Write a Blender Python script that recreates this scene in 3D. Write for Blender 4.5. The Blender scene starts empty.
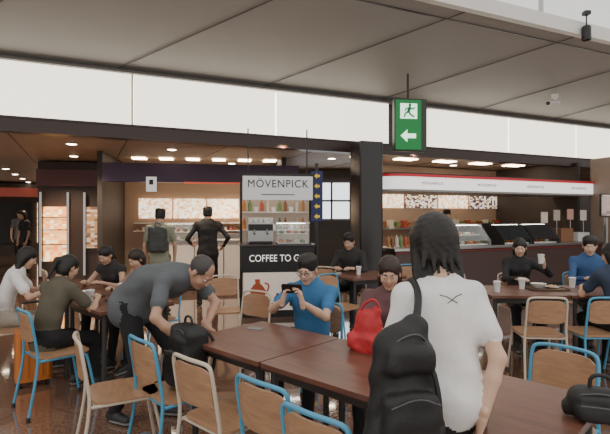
import bpy, math, random
import numpy as np
from mathutils import Vector, Matrix
from mathutils.bvhtree import BVHTree
random.seed(4)
A=np.array
def nrm(v):
    v=A(v,float); return v/(np.linalg.norm(v)+1e-12)
def rz(d):
    c,s=math.cos(math.radians(d)),math.sin(math.radians(d)); return A([[c,-s,0],[s,c,0],[0,0,1.]])
def rx(d):
    c,s=math.cos(math.radians(d)),math.sin(math.radians(d)); return A([[1,0,0],[0,c,-s],[0,s,c.real]])
def ry(d):
    c,s=math.cos(math.radians(d)),math.sin(math.radians(d)); return A([[c,0,s],[0,1,0],[-s,0,c]])
# ------------------------------------------------------------------ materials
MC={}
def mat(name,col,rough=.5,metal=0,em=0,emcol=None,noise=0,nscale=8,bump=0,bscale=60,alpha=1,trans=0,coat=0):
    if name in MC: return MC[name]
    m=bpy.data.materials.new(name); m.use_nodes=True
    nt=m.node_tree; b=nt.nodes['Principled BSDF']
    c=(col[0],col[1],col[2],1)
    b.inputs['Base Color'].default_value=c
    b.inputs['Roughness'].default_value=rough
    b.inputs['Metallic'].default_value=metal
    if coat: b.inputs['Coat Weight'].default_value=coat
    if trans: b.inputs['Transmission Weight'].default_value=trans
    if alpha<1: b.inputs['Alpha'].default_value=alpha
    if em:
        e=emcol or col
        b.inputs['Emission Color'].default_value=(e[0],e[1],e[2],1)
        b.inputs['Emission Strength'].default_value=em
    if noise or bump:
        tc=nt.nodes.new('ShaderNodeTexCoord')
        if noise:
            n=nt.nodes.new('ShaderNodeTexNoise'); n.inputs['Scale'].default_value=nscale; n.inputs['Detail'].default_value=5
            nt.links.new(tc.outputs['Object'],n.inputs['Vector'])
            mx=nt.nodes.new('ShaderNodeMix'); mx.data_type='RGBA'
            mx.inputs['A'].default_value=tuple(max(0,x*(1-noise)) for x in col)+(1,)
            mx.inputs['B'].default_value=tuple(min(1,x*(1+noise)) for x in col)+(1,)
            nt.links.new(n.outputs['Fac'],mx.inputs['Factor']); nt.links.new(mx.outputs['Result'],b.inputs['Base Color'])
        if bump:
            n2=nt.nodes.new('ShaderNodeTexNoise'); n2.inputs['Scale'].default_value=bscale; n2.inputs['Detail'].default_value=4
            nt.links.new(tc.outputs['Object'],n2.inputs['Vector'])
            bp=nt.nodes.new('ShaderNodeBump'); bp.inputs['Strength'].default_value=bump; bp.inputs['Distance'].default_value=.01
            nt.links.new(n2.outputs['Fac'],bp.inputs['Height']); nt.links.new(bp.outputs['Normal'],b.inputs['Normal'])
    MC[name]=m; return m
def fabric(name,col,rough=.85): return mat('fabric_'+name,col,rough,noise=.15,nscale=14,bump=.35,bscale=22)
def poster(name,c1,c2,c3,scale,em):
    if name in MC: return MC[name]
    m=bpy.data.materials.new(name); m.use_nodes=True; nt=m.node_tree; b=nt.nodes['Principled BSDF']
    tc=nt.nodes.new('ShaderNodeTexCoord'); mp=nt.nodes.new('ShaderNodeMapping'); mp.inputs['Scale'].default_value=(1,1,1.6); nt.links.new(tc.outputs['Object'],mp.inputs['Vector'])
    v=nt.nodes.new('ShaderNodeTexVoronoi'); v.distance='CHEBYCHEV'; v.inputs['Scale'].default_value=scale; v.inputs['Randomness'].default_value=.35
    nt.links.new(mp.outputs[0],v.inputs['Vector'])
    sp=nt.nodes.new('ShaderNodeSeparateColor'); nt.links.new(v.outputs['Color'],sp.inputs['Color'])
    r=nt.nodes.new('ShaderNodeValToRGB'); r.color_ramp.interpolation='CONSTANT'
    e=r.color_ramp.elements; e[0].position=0; e[0].color=(*c1,1); e[1].position=.45; e[1].color=(*c2,1)
    x=e.new(.75); x.color=(*c3,1)
    nt.links.new(sp.outputs[0],r.inputs['Fac']); nt.links.new(r.outputs['Color'],b.inputs['Base Color'])
    nt.links.new(r.outputs['Color'],b.inputs['Emission Color']); b.inputs['Emission Strength'].default_value=em
    b.inputs['Roughness'].default_value=.4
    MC[name]=m; return m
def floor_mat():
    m=bpy.data.materials.new('granite_floor'); m.use_nodes=True; nt=m.node_tree; b=nt.nodes['Principled BSDF']
    tc=nt.nodes.new('ShaderNodeTexCoord')
    mp=nt.nodes.new('ShaderNodeMapping'); mp.inputs['Rotation'].default_value=(0,0,math.radians(24)); nt.links.new(tc.outputs['Object'],mp.inputs['Vector'])
    n=nt.nodes.new('ShaderNodeTexNoise'); n.inputs['Scale'].default_value=40; n.inputs['Detail'].default_value=7
    nt.links.new(mp.outputs[0],n.inputs['Vector'])
    r=nt.nodes.new('ShaderNodeValToRGB'); e=r.color_ramp.elements
    e[0].position=.25; e[0].color=(.17,.085,.055,1); e[1].position=.8; e[1].color=(.33,.205,.145,1)
    nt.links.new(n.outputs['Fac'],r.inputs['Fac'])
    br=nt.nodes.new('ShaderNodeTexBrick'); br.offset=0; br.inputs['Scale'].default_value=1
    br.inputs['Brick Width'].default_value=.9; br.inputs['Row Height'].default_value=.9; br.inputs['Mortar Size'].default_value=.004
    br.inputs['Color1'].default_value=(1,1,1,1); br.inputs['Color2'].default_value=(.66,.62,.60,1); br.inputs['Mortar'].default_value=(.35,.3,.28,1)
    nt.links.new(mp.outputs[0],br.inputs['Vector'])
    mx=nt.nodes.new('ShaderNodeMix'); mx.data_type='RGBA'; mx.blend_type='MULTIPLY'; mx.inputs['Factor'].default_value=1
    nt.links.new(r.outputs['Color'],mx.inputs['A']); nt.links.new(br.outputs['Color'],mx.inputs['B'])
    nt.links.new(mx.outputs['Result'],b.inputs['Base Color']); b.inputs['Roughness'].default_value=.08
    b.inputs['IOR'].default_value=1.75
    b.inputs['Coat Weight'].default_value=1; b.inputs['Coat Roughness'].default_value=.04
    return m
def wood_mat(name,c1,c2,rough=.35,sx=3):
    if name in MC: return MC[name]
    m=bpy.data.materials.new(name); m.use_nodes=True; nt=m.node_tree; b=nt.nodes['Principled BSDF']
    tc=nt.nodes.new('ShaderNodeTexCoord'); mp=nt.nodes.new('ShaderNodeMapping'); mp.inputs['Scale'].default_value=(sx,sx*9,sx*9)
    nt.links.new(tc.outputs['Object'],mp.inputs['Vector'])
    n=nt.nodes.new('ShaderNodeTexNoise'); n.inputs['Scale'].default_value=1.6; n.inputs['Detail'].default_value=6; n.inputs['Distortion'].default_value=.8
    nt.links.new(mp.outputs[0],n.inputs['Vector'])
    r=nt.nodes.new('ShaderNodeValToRGB'); e=r.color_ramp.elements
    e[0].position=.3; e[0].color=(*c1,1); e[1].position=.7; e[1].color=(*c2,1)
    nt.links.new(n.outputs['Fac'],r.inputs['Fac']); nt.links.new(r.outputs['Color'],b.inputs['Base Color'])
    b.inputs['Roughness'].default_value=rough; MC[name]=m; return m
BLACK=mat('black_plastic',(.012,.012,.013),.45)
DARK=mat('dark_metal',(.03,.028,.028),.4,noise=.2)
STEEL=mat('brushed_steel',(.45,.45,.45),.3,1)
WHITE=mat('white_paint',(.75,.74,.71),.45,noise=.03)
CREAM=mat('cream_tube_paint',(.62,.53,.42),.35)
BLUE=mat('blue_tube_paint',(.08,.33,.52),.35)
SEATW=wood_mat('seat_wood',(.33,.18,.10),(.46,.27,.155))
TABLEW=wood_mat('table_laminate',(.115,.048,.032),(.19,.082,.055),.33,2)
TEDGE=mat('table_edge',(.03,.018,.014),.4)
GLASS=mat('clear_glass',(.8,.9,.92),.05,alpha=.16)
PAPER=mat('paper_white',(.8,.8,.78),.7)
# ------------------------------------------------------------------ mesh builder
class MB:
    def __init__(s): s.V=[];s.F=[];s.M=[];s.mats=[];s.n=0
    def mi(s,m):
        if m not in s.mats: s.mats.append(m)
        return s.mats.index(m)
    def add(s,V,F,m):
        V=np.asarray(V,float).reshape(-1,3); s.V.append(V)
        k=s.mi(m) if not isinstance(m,(list,np.ndarray)) else None
        o=s.n
        for i,f in enumerate(F):
            s.F.append([int(x)+o for x in f]); s.M.append(k if k is not None else int(m[i]))
        s.n+=len(V)
    def box(s,c,d,m,R=None,taper=1):
        x,y,z=[q/2 for q in d]
        V=A([[-x,-y,-z],[x,-y,-z],[x,y,-z],[-x,y,-z],[-x*taper,-y*taper,z],[x*taper,-y*taper,z],[x*taper,y*taper,z],[-x*taper,y*taper,z]])
        if R is not None: V=V@A(R).T
        s.add(V+A(c),[(0,3,2,1),(4,5,6,7),(0,1,5,4),(1,2,6,5),(2,3,7,6),(3,0,4,7)],m)
    def prism(s,poly,z0,z1,m,R=None,c=(0,0,0)):
        n=len(poly); V=[(p[0],p[1],z0) for p in poly]+[(p[0],p[1],z1) for p in poly]; V=A(V,float)
        if R is not None: V=V@A(R).T
        F=[tuple(range(n))[::-1],tuple(range(n,2*n))]+[(i,(i+1)%n,n+(i+1)%n,n+i) for i in range(n)]
        s.add(V+A(c),F,m)
    def tube(s,P,r,m,n=8,smooth=0,caps=True):
        P=[A(p,float) for p in P]
        for _ in range(smooth):
            Q=[P[0]]
            for a,b in zip(P[:-1],P[1:]): Q+= [a*.75+b*.25,a*.25+b*.75]
            Q.append(P[-1]); P=Q
        N=len(P); r=[r]*N if not hasattr(r,'__len__') else r
        T=[nrm(P[min(i+1,N-1)]-P[max(i-1,0)]) for i in range(N)]
        u=nrm(np.cross(T[0],A([.31,.2,.93]) if abs(T[0][2])<.8 else A([1,.1,0])))
        V=[]
        for i in range(N):
            u=nrm(u-T[i]*np.dot(u,T[i])); w=np.cross(T[i],u)
            for k in range(n):
                a=2*math.pi*k/n; V.append(P[i]+r[i]*(math.cos(a)*u+math.sin(a)*w))
        F=[(i*n+k,i*n+(k+1)%n,(i+1)*n+(k+1)%n,(i+1)*n+k) for i in range(N-1) for k in range(n)]
        if caps: F+=[tuple(range(n))[::-1],tuple(range((N-1)*n,N*n))]
        s.add(V,F,m)
    def lathe(s,prof,c,m,n=20,R=None):
        V=[];N=len(prof)
        for r,z in prof:
            for k in range(n):
                a=2*math.pi*k/n; V.append((r*math.cos(a),r*math.sin(a),z))
        V=A(V)
        if R is not None: V=V@A(R).T
        F=[(i*n+k,i*n+(k+1)%n,(i+1)*n+(k+1)%n,(i+1)*n+k) for i in range(N-1) for k in range(n)]
        F+=[tuple(range(n))[::-1],tuple(range((N-1)*n,N*n))]
        s.add(V+A(c),F,m)
    def mesh(s,name,ang=35,smooth=True):
        me=bpy.data.meshes.new(name)
        me.from_pydata(np.concatenate(s.V).tolist(),[],s.F)
        for m in s.mats: me.materials.append(m)
        me.polygons.foreach_set('material_index',s.M)
        if smooth:
            me.polygons.foreach_set('use_smooth',[True]*len(s.F))
            if ang: me.set_sharp_from_angle(angle=math.radians(ang))
        me.update(); return me
    def obj(s,name,loc=(0,0,0),yaw=0,ang=35,bevel=0,parent=None):
        o=bpy.data.objects.new(name,s.mesh(name,ang)); bpy.context.collection.objects.link(o)
        o.location=loc; o.rotation_euler=(0,0,math.radians(yaw))
        if bevel:
            b=o.modifiers.new('bevel','BEVEL'); b.width=bevel; b.segments=2; b.limit_method='ANGLE'
        if parent: o.parent=parent
        return o
def rrect(w,d,r,n=5):
    P=[]
    for cx,cy,a0 in ((w/2-r,d/2-r,0),(-w/2+r,d/2-r,90),(-w/2+r,-d/2+r,180),(w/2-r,-d/2+r,270)):
        for i in range(n+1):
            a=math.radians(a0+90*i/n); P.append((cx+r*math.cos(a),cy+r*math.sin(a)))
    return P
def empty(name,loc=(0,0,0),yaw=0):
    e=bpy.data.objects.new(name,None); bpy.context.collection.objects.link(e); e.location=loc; e.rotation_euler=(0,0,math.radians(yaw)); return e
def text(body,size,loc,m,parent=None,rot=(90,0,0),name='lettering',ext=.002,sx=1,space=1):
    c=bpy.data.curves.new(name,'FONT'); c.body=body; c.size=size; c.extrude=ext; c.align_x='CENTER'; c.align_y='CENTER'; c.space_character=space
    c.materials.append(m); o=bpy.data.objects.new(name,c); bpy.context.collection.objects.link(o)
    o.location=loc; o.rotation_euler=[math.radians(a) for a in rot]; o.scale=(sx,1,1)
    if parent: o.parent=parent
    return o
# ------------------------------------------------------------------ implicit sculpting
class Sc:
    def __init__(s): s.P=[]; s.G=[]
    def gi(s,g):
        if g not in s.G: s.G.append(g)
        return s.G.index(g)
    def cone(s,g,a,b,ra,rb,k=.02,fwd=None,flat=1,sub=False):
        a=A(a,float);b=A(b,float);R=max(ra,rb)*1.05
        s.P.append(('c',s.gi(g),np.minimum(a,b)-R,np.maximum(a,b)+R,k,sub,(a,b,ra,rb,None if fwd is None else nrm(fwd),flat)))
    def ell(s,g,c,r,R=None,k=.02,sub=False):
        c=A(c,float);r=A(r,float);m=r.max()
        s.P.append(('e',s.gi(g),c-m,c+m,k,sub,(c,r,None if R is None else A(R))))
    def rbox(s,g,c,half,rd,R=None,k=.02,sub=False):
        c=A(c,float);half=A(half,float);m=np.linalg.norm(half)
        s.P.append(('b',s.gi(g),c-m,c+m,k,sub,(c,half,rd,None if R is None else A(R))))
    def build(s,h,noise={},zmin=None):
        lo=np.min([p[2] for p in s.P if not p[5]],0)-3*h; hi=np.max([p[3] for p in s.P if not p[5]],0)+3*h
        if zmin is not None: lo[2]=max(lo[2],zmin)
        n=np.ceil((hi-lo)/h).astype(int)+1
        ax=[(lo[i]+h*np.arange(n[i])).astype(np.float32) for i in range(3)]
        GA=[np.full(n,1.,np.float32) for _ in s.G]
        for ty,g,plo,phi,k,sub,q in s.P:
            i0=np.maximum(((plo-k-.012-lo)/h-1).astype(int),0); i1=np.minimum(((phi+k+.012-lo)/h+2).astype(int),n)
            if (i1<=i0).any(): continue
            sl=tuple(slice(i0[i],i1[i]) for i in range(3))
            X=ax[0][sl[0]][:,None,None];Y=ax[1][sl[1]][None,:,None];Z=ax[2][sl[2]][None,None,:]
            if ty=='c':
                a,b,ra,rb,fw,fl=q; d=b-a; L=max(float(d@d),1e-9)
                px,py,pz=X-a[0],Y-a[1],Z-a[2]
                t=np.clip((px*d[0]+py*d[1]+pz*d[2])/L,0,1)
                qx,qy,qz=px-t*d[0],py-t*d[1],pz-t*d[2]; d2=qx*qx+qy*qy+qz*qz
                if fw is not None:
                    w=qx*fw[0]+qy*fw[1]+qz*fw[2]; d2=d2+w*w*(1/fl**2-1)
                    D=(np.sqrt(np.maximum(d2,0))-(ra+t*(rb-ra)))*.85
                else: D=np.sqrt(d2)-(ra+t*(rb-ra))
            else:
                c=q[0]; R=q[-1]; px,py,pz=X-c[0],Y-c[1],Z-c[2]
                if R is not None:
                    px,py,pz=[px*R[0,i]+py*R[1,i]+pz*R[2,i] for i in range(3)]
                if ty=='e':
                    r=q[1]; k0=np.sqrt((px/r[0])**2+(py/r[1])**2+(pz/r[2])**2); k1=np.sqrt((px/r[0]**2)**2+(py/r[1]**2)**2+(pz/r[2]**2)**2)+1e-6
                    D=k0*(k0-1)/k1
                else:
                    hf,rd=q[1],q[2]
                    ux,uy,uz=np.abs(px)-hf[0]+rd,np.abs(py)-hf[1]+rd,np.abs(pz)-hf[2]+rd
                    D=np.sqrt(np.maximum(ux,0)**2+np.maximum(uy,0)**2+np.maximum(uz,0)**2)+np.minimum(np.maximum(np.maximum(ux,uy),uz),0)-rd
            G=GA[g][sl]
            if sub:
                D=-D; hh=np.maximum(k-np.abs(G-D),0)/k; GA[g][sl]=np.maximum(G,D)+hh*hh*k/4
            else:
                hh=np.maximum(k-np.abs(G-D),0)/k; GA[g][sl]=np.minimum(G,D)-hh*hh*k/4
        X=ax[0][:,None,None];Y=ax[1][None,:,None];Z=ax[2][None,None,:]
        for gname,(amp,fr) in noise.items():
            if gname in s.G:
                N=np.sin(fr*(X+.6*Z)+2.2*np.sin(fr*.45*Y+1)+1.3*np.sin(fr*.5*Z))*.6+np.sin(fr*1.7*(Z-.5*X+.3*Y)+1.9*np.sin(fr*.6*X))*.4
                GA[s.gi(gname)]+= (amp*N).astype(np.float32)
        S=np.stack(GA); L=S.argmin(0); F=S.min(0)
        ins=F<0
        c8=[(i,j,k) for i in (0,1) for j in (0,1) for k in (0,1)]
        m=n-1
        cnt=sum(ins[i:i+m[0],j:j+m[1],k:k+m[2]].astype(np.int8) for i,j,k in c8)
        idx=np.argwhere((cnt>0)&(cnt<8))
        fc={o:F[idx[:,0]+o[0],idx[:,1]+o[1],idx[:,2]+o[2]] for o in c8}
        acc=np.zeros((len(idx),3));ct=np.zeros(len(idx))
        for a in c8:
            for ax_ in range(3):
                if a[ax_]==0:
                    b=list(a);b[ax_]=1;b=tuple(b); fa,fb=fc[a],fc[b]; cr=(fa<0)!=(fb<0)
                    t=np.where(cr,fa/np.where(cr,fa-fb,1),0); p=np.repeat(A([a],float),len(idx),0); p[:,ax_]=t
                    acc+=p*cr[:,None]; ct+=cr
        V=lo+h*(idx+acc/ct[:,None])
        vid=np.full(m,-1,int); vid[tuple(idx.T)]=np.arange(len(idx))
        FF=[];LL=[]
        for a0 in range(3):
            b0,c0=(a0+1)%3,(a0+2)%3
            sa=[slice(0,n[i]) for i in range(3)]; sb=list(sa); sa[a0]=slice(0,n[a0]-1); sb[a0]=slice(1,n[a0])
            cr=ins[tuple(sa)]!=ins[tuple(sb)]
            e=np.argwhere(cr); e=e[(e[:,b0]>0)&(e[:,c0]>0)&(e[:,b0]<m[b0])&(e[:,c0]<m[c0])]
            def cell(db,dc):
                q=e.copy(); q[:,b0]+=db; q[:,c0]+=dc; return vid[tuple(q.T)]
            qd=np.stack([cell(-1,-1),cell(0,-1),cell(0,0),cell(-1,0)],1)
            lowin=ins[tuple(e.T)]
            qd[~lowin]=qd[~lowin][:,::-1]
            e2=e.copy(); e2[:,a0]+=1
            l=np.where(np.abs(F[tuple(e.T)])<np.abs(F[tuple(e2.T)]),L[tuple(e.T)],L[tuple(e2.T)])
            FF.append(qd);LL.append(l)
        return V,np.concatenate(FF),np.concatenate(LL)
    def into(s,mb,mats,h,noise={},R=None,T=None,zmin=None):
        V,F,L=s.build(h,noise,zmin)
        E=np.concatenate([F[:,[0,1]],F[:,[1,2]],F[:,[2,3]],F[:,[3,0]]])
        for _ in range(1):
            acc=np.zeros_like(V);ct=np.zeros(len(V)); np.add.at(acc,E[:,0],V[E[:,1]]); np.add.at(ct,E[:,0],1); np.add.at(acc,E[:,1],V[E[:,0]]); np.add.at(ct,E[:,1],1)
            V=V*.6+.4*acc/np.maximum(ct,1)[:,None]
        if R is not None: V=V@A(R).T
        if T is not None: V=V+A(T)
        mi=A([mb.mi(mats[g]) for g in s.G])
        mb.add(V,F.tolist(),mi[L])
# ------------------------------------------------------------------ figures
def ik(a,b,l1,l2,hint):
    a=A(a,float);b=A(b,float);d=b-a;L=np.linalg.norm(d);mx=.995*(l1+l2)
    if L>mx: b=a+d/L*mx; L=mx
    u=nrm(b-a); x=(l1*l1-l2*l2+L*L)/(2*L); hgt=math.sqrt(max(l1*l1-x*x,1e-6))
    hint=A(hint,float); w=nrm(hint-u*np.dot(hint,u)); return a+u*x+w*hgt,b
def head(mb,c,Rh,s,style,mats,h):
    S=Sc()
    def T(p): return A(c)+Rh@(A(p,float)*s)
    def ell(g,p,r,**k): S.ell(g,T(p),A(r)*s,R=Rh,**k)
    def cone(g,a,b,ra,rb,**k): S.cone(g,T(a),T(b),ra*s,rb*s,**k)
    ell('skin',(0,-.015,.03),(.073,.092,.083)); ell('skin',(0,.02,-.042),(.057,.066,.074),k=.03)
    ell('skin',(0,.058,-.095),(.024,.022,.019),k=.025)
    for x in (-1,1):
        ell('skin',(x*.034,.055,-.03),(.025,.025,.025),k=.02)
        ell('skin',(x*.031,.099,.006),(.017,.014,.011),k=.012,sub=True)
    cone('skin',(-.033,.078,.024),(.033,.078,.024),.008,.008,k=.012)
    cone('skin',(0,.082,.014),(0,.101,-.026),.006,.011,k=.010)
    for x in (-1,1):
        ell('skin',(x*.011,.093,-.030),(.007,.008,.006),k=.006)
        ell('skin',(x*.076,-.006,-.008),(.010,.019,.030),k=.008)
        ell('eye',(x*.031,.078,.004),(.013,.011,.007),k=.001)
        ell('iris',(x*.031,.0855,.004),(.0055,.005,.006),k=.001)
        cone('brow',(x*.018,.087,.025),(x*.045,.077,.026),.004,.003,k=.003)
    cone('lip',(-.019,.080,-.060),(.019,.080,-.060),.005,.005,k=.004); cone('lip',(-.013,.083,-.067),(.013,.083,-.067),.005,.005,k=.004)
    cone('skin',(0,-.03,-.05),(0,-.035,-.15),.054,.053,k=.03)
    if style=='shaved':
        ell('hair',(0,-.020,.031),(.0775,.0935,.084),k=.005); ell('hair',(0,.105,.010),(.075,.075,.105),sub=True,k=.01)
        ell('hair',(0,0,-.10),(.12,.14,.075),sub=True,k=.01)
    else:
        ell('hair',(0,-.020,.040),(.083,.1,.086),k=.01)
        if style=='short':
            for i in range(7):
                a=i*.9; ell('hair',(.045*math.cos(a),-.02+.05*math.sin(a),.088),(.034,.036,.026),k=.03)
            ell('hair',(0,-.03,-.02),(.077,.075,.06),k=.02)
        else:
            ell('hair',(0,-.04,-.03),(.088,.075,.09),k=.03)
        if style=='shag':
            ell('hair',(0,-.025,.02),(.095,.103,.098),k=.02)
            for i,x in enumerate((-1.05,-.75,-.45,-.15,.15,.45,.75,1.05)):
                cone('hair',(x*.065,-.06+.04*abs(x),.02),(x*.096,-.082+.045*abs(x),-.185-.014*((i*5)%3)),.036,.009,k=.012)
            for i,x in enumerate((-.8,-.4,0,.35,.7)):
                cone('hair',(x*.05,-.075,.05),(x*.10,-.105+.03*abs(x),-.12-.012*(i%2)),.028,.008,k=.010)
        if style in('bob','messy'):
            for x in (-1,-.5,0,.5,1):
                cone('hair',(x*.06,-.06+.03*abs(x),0),(x*.070,-.065+.035*abs(x),-.120-.01*math.cos(7*x)),.032,.014,k=.02)
        if style=='long':
            for x in (-1,-.5,0,.5,1):
                cone('hair',(x*.06,-.05+.03*abs(x),0),(x*.078,-.06+.02*abs(x),-.23),.034,.02,k=.025)
        if style=='tail':
            cone('hair',(0,-.1,.04),(0,-.14,.02),.03,.03,k=.02); cone('hair',(0,-.14,.02),(0,-.15,-.17),.03,.012,k=.02)
        ell('hair',(0,.112,-.037),(.068,.082,.092),sub=True,k=.012)
        if style in('short','tail'):
            for x in (-1,1): ell('hair',(x*.08,.012,-.045),(.03,.035,.05),sub=True,k=.01)
    S.into(mb,mats,h,noise={'hair':(.0012,150)} if style!='shaved' else {})
def hand(mb,w,d,n,side,curl,s,m,h,spread=.0):
    d=nrm(d);n=A(n,float);n=nrm(n-d*np.dot(n,d)); th=np.cross(d,n)*(1 if side=='R' else -1)
    S=Sc(); w=A(w,float)
    off=(.027,.009,-.009,-.026); kl=(.083,.086,.081,.073); fl=(.068,.076,.070,.054)
    S.cone('skin',w-d*.03,w+d*.01,.026*s,.026*s,k=.01,fwd=n,flat=.8)
    for i in range(4):
        kn=w+(d*kl[i]+th*off[i])*s
        S.cone('skin',w+th*off[i]*.6*s,kn,.0145*s,.0115*s,k=.012)
        p=kn;a=0; fd=nrm(d+th*off[i]*spread)
        for j,(fr,cj) in enumerate(((.45,.8),(.30,1.1),(.25,.8))):
            a+=math.radians(curl*cj*(1+.06*i)); v=fd*math.cos(a)+n*math.sin(a)
            q=p+v*fl[i]*fr*s; r0=(.0090,.0080,.0072)[j]*s; r1=(.0080,.0072,.0060)[j]*s
            if i==3: r0*=.88;r1*=.88
            S.cone('skin',p,q,r0,r1,k=.003); p=q
    b=w+(d*.022+th*.018+n*.004)*s; v1=nrm(d*.62+th*.68+n*.35); q=b+v1*.045*s; v2=nrm(d*.85+th*.25+n*.5*(.4+curl/60)); q2=q+v2*.03*s; v3=nrm(d*.8+th*.05+n*.7*(.4+curl/50)); q3=q2+v3*.024*s
    S.cone('skin',b,q,.015*s,.0115*s,k=.012); S.cone('skin',q,q2,.0105*s,.0095*s,k=.004); S.cone('skin',q2,q3,.0095*s,.0075*s,k=.003)
    S.into(mb,{'skin':m},h)
SK={'a':(.56,.345,.24),'b':(.48,.28,.19),'c':(.64,.42,.30)}
def person(name,loc,yaw,H=1.68,sit=False,pel=None,lean=(0,4),tw=0,hp=8,hy=0,hands=None,feet=None,top=('gray',(.1,.1,.1)),sleeve='short',
           bottom=('black',(.012,.012,.014)),shoe=(.02,.02,.02),skin='a',hair=(.009,.007,.006),style='short',fem=False,res=.016,hres=.008,fold=.004,hem=.07,collar=False,bulk=1,neckf=1,hscale=1):
    s=H/1.72; Rw=rz(yaw); loc3=A([loc[0],loc[1],0.])
    tl=lambda p:(A(p,float)-loc3)@Rw
    td=lambda p:A(p,float)@Rw
    pel=A(pel,float) if pel is not None else (A([0,-.03,.555]) if sit else A([0,0,.945*s]))
    l1,l2=[math.radians(v) for v in lean]
    u1=A([0,math.sin(l1),math.cos(l1)]);u2=A([0,math.sin(l2),math.cos(l2)])
    f1=A([0,math.cos(l1),-math.sin(l1)]);f2=A([0,math.cos(l2),-math.sin(l2)])
    X=rz(tw)@A([1.,0,0])
    waist=pel+u1*.18*s; chest=waist+u2*.19*s; nb=chest+u2*.135*s
    sw=(.152 if fem else .172)*s*(.5+.5*bulk)
    S=Sc(); Xp=A([1.,0,0]); wf=(.9 if fem else 1)*bulk
    hr=.172 if not sit else .155
    S.cone('top',pel-u1*hem*.6,waist,hr*s*wf*(1.03 if fem else 1),.130*s*wf,k=.05,fwd=f1,flat=.74 if sit else .88)
    S.cone('top',waist,chest,.132*s*wf,.150*s*wf,k=.05,fwd=f2,flat=.70)
    S.cone('top',chest,chest+u2*.075*s,.148*s*wf,.125*s*wf,k=.05,fwd=f2,flat=.68)
    S.cone('top',chest+u2*.1*s,nb,.08*s,.058*s,k=.04)
    if hem<0: S.rbox('top',pel-A([0,0,.30]),(.4,.4,.30+hem),.001,k=.004,sub=True)
    if fem:
        for x in (-1,1): S.ell('top',chest+X*x*.065*s+f2*.075*s-u2*.01,A([.055,.055,.055])*s,k=.04)
    else: S.ell('top',chest+f2*.05*s+u2*.02,A([.12,.05,.09])*s,k=.04)
    if collar:
        for x in (-1,1): S.cone('top',nb+X*x*.045*s-f2*.03*s+u2*.015*s,nb+X*x*.03*s+f2*.055*s-u2*.02*s,.016*s,.014*s,k=.01)
    hd=math.radians((lean[1]*.6+hp)); Rh=rz(tw*.6+hy)@rx(-math.degrees(hd)*1.0)
    nd=nrm(u2*.6+Rh[:,2]*.5+A([0,.12,.0]))
    hc=nb+nd*.150*s*neckf+Rh[:,1]*.012*s
    S.cone('skin',nb-u2*.03,hc-Rh[:,2]*.05*s-Rh[:,1]*.02*s,.056*s*min(wf,1),.050*s*min(wf,1),k=.02)
    mats={'skin':mat('skin_'+skin,SK[skin],.55,noise=.06,nscale=20),'top':fabric(*top),'bottom':fabric(*bottom),
          'shoe':mat('shoe_%d'%int(shoe[0]*100),shoe,.5),'sole':mat('shoe_sole',(.3,.3,.29),.6),'hair':mat('hair_%d'%int(hair[0]*1000),hair,.5,noise=.3,nscale=60,bump=.15,bscale=120),
          'eye':mat('eye_white',(.6,.58,.55),.2),'iris':mat('iris_dark',(.015,.01,.008),.15),'lip':mat('lips',(.42,.19,.15),.45)}
    mats['brow']=mats['hair']
    S.ell('bottom',pel-A([0,0,.01]),A([.158*wf*(1.05 if fem else 1),.115*bulk,.12])*s,k=.05)
    for sd,x in (('L',-1),('R',1)):
        hip=pel+Xp*x*.088*s-A([0,0,.03])
        an=A(feet[sd],float) if feet and sd in feet else (A([x*.12,.40,.09]) if sit else A([x*.10,.0,.09]))
        kn,an=ik(hip,an,.425*s,.42*s,(x*.12,1,.4 if sit else 0))
        S.cone('bottom',hip,kn,.088*s,.062*s,k=.04); S.cone('bottom',kn,an+A([0,0,.0]),.060*s,.044*s,k=.03)
        S.cone('shoe',an+A([0,-.02,-.035]),an+A([x*.02,.13,-.05]),.042,.034,k=.02); S.cone('shoe',an,an-A([0,.02,.04]),.038,.04,k=.02)
        S.cone('sole',an+A([0,-.02,-.068]),an+A([x*.02,.13,-.068]),.038,.034,k=.01,fwd=(0,0,1),flat=.5)
    mb=MB()
    for sd,x in (('L',-1),('R',1)):
        sh=chest+u2*.075*s+X*x*sw
        hv=(hands or {}).get(sd,{})
        if 'w' in hv: wt=tl(hv['w'])
        elif 'l' in hv: wt=A(hv['l'],float)
        elif sit: wt=A([x*.13,.40,.81])
        else: wt=sh+A([x*.05,.06,-.52*s])
        hint=td(hv['e']) if 'e' in hv else A([x*.7,-.5,-.7])
        el,wt=ik(sh,wt,.285*s,.25*s,hint)
        S.cone('top',chest+u2*.055*s,sh,.075*s,.060*s*wf,k=.04,fwd=f2,flat=.85)
        a=.85
        if sleeve=='long':
            S.cone('top',sh,el,.058*s*a,.048*s*a,k=.03); S.cone('top',el,el+(wt-el)*.95,.046*s*a,.036*s*a,k=.02)
            S.cone('skin',el,wt,.03*s,.026*s*min(wf,1),k=.01)
        else:
            tt=.62 if sleeve=='short' else .1
            S.cone('top',sh,sh+(el-sh)*tt,.062*s*a,.066*s*a,k=.03)
            S.cone('skin',sh,el,.046*s*a,.040*s*a,k=.015)
            S.cone('skin',el,el+(wt-el)*.35,.040*s*a,.038*s*a,k=.015); S.cone('skin',el+(wt-el)*.35,wt,.038*s*a,.027*s*a,k=.015)
        fd=nrm(wt-el)
        d=td(hv['d']) if 'd' in hv else (nrm(fd+A([-x*.2,0,0])) if not sit else nrm(fd+A([-x*.3,.2,.0])))
        nn=td(hv['n']) if 'n' in hv else (A([-x,0,0]) if not sit else A([-x*.4,0,-1]))
        hand(mb,wt,d,nn,sd,hv.get('c',22),s*(.92 if fem else 1),mats['skin'],min(.0045,hres*.6) if res<.012 else .0055)
    S.into(mb,mats,res,noise={'top':(fold,26),'bottom':(fold*.8,30)},zmin=None)
    head(mb,hc,Rh,s*(.96 if fem else 1)*hscale,style,mats,hres)
    o=mb.obj(name,(loc[0],loc[1],0),yaw,ang=None)
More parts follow.
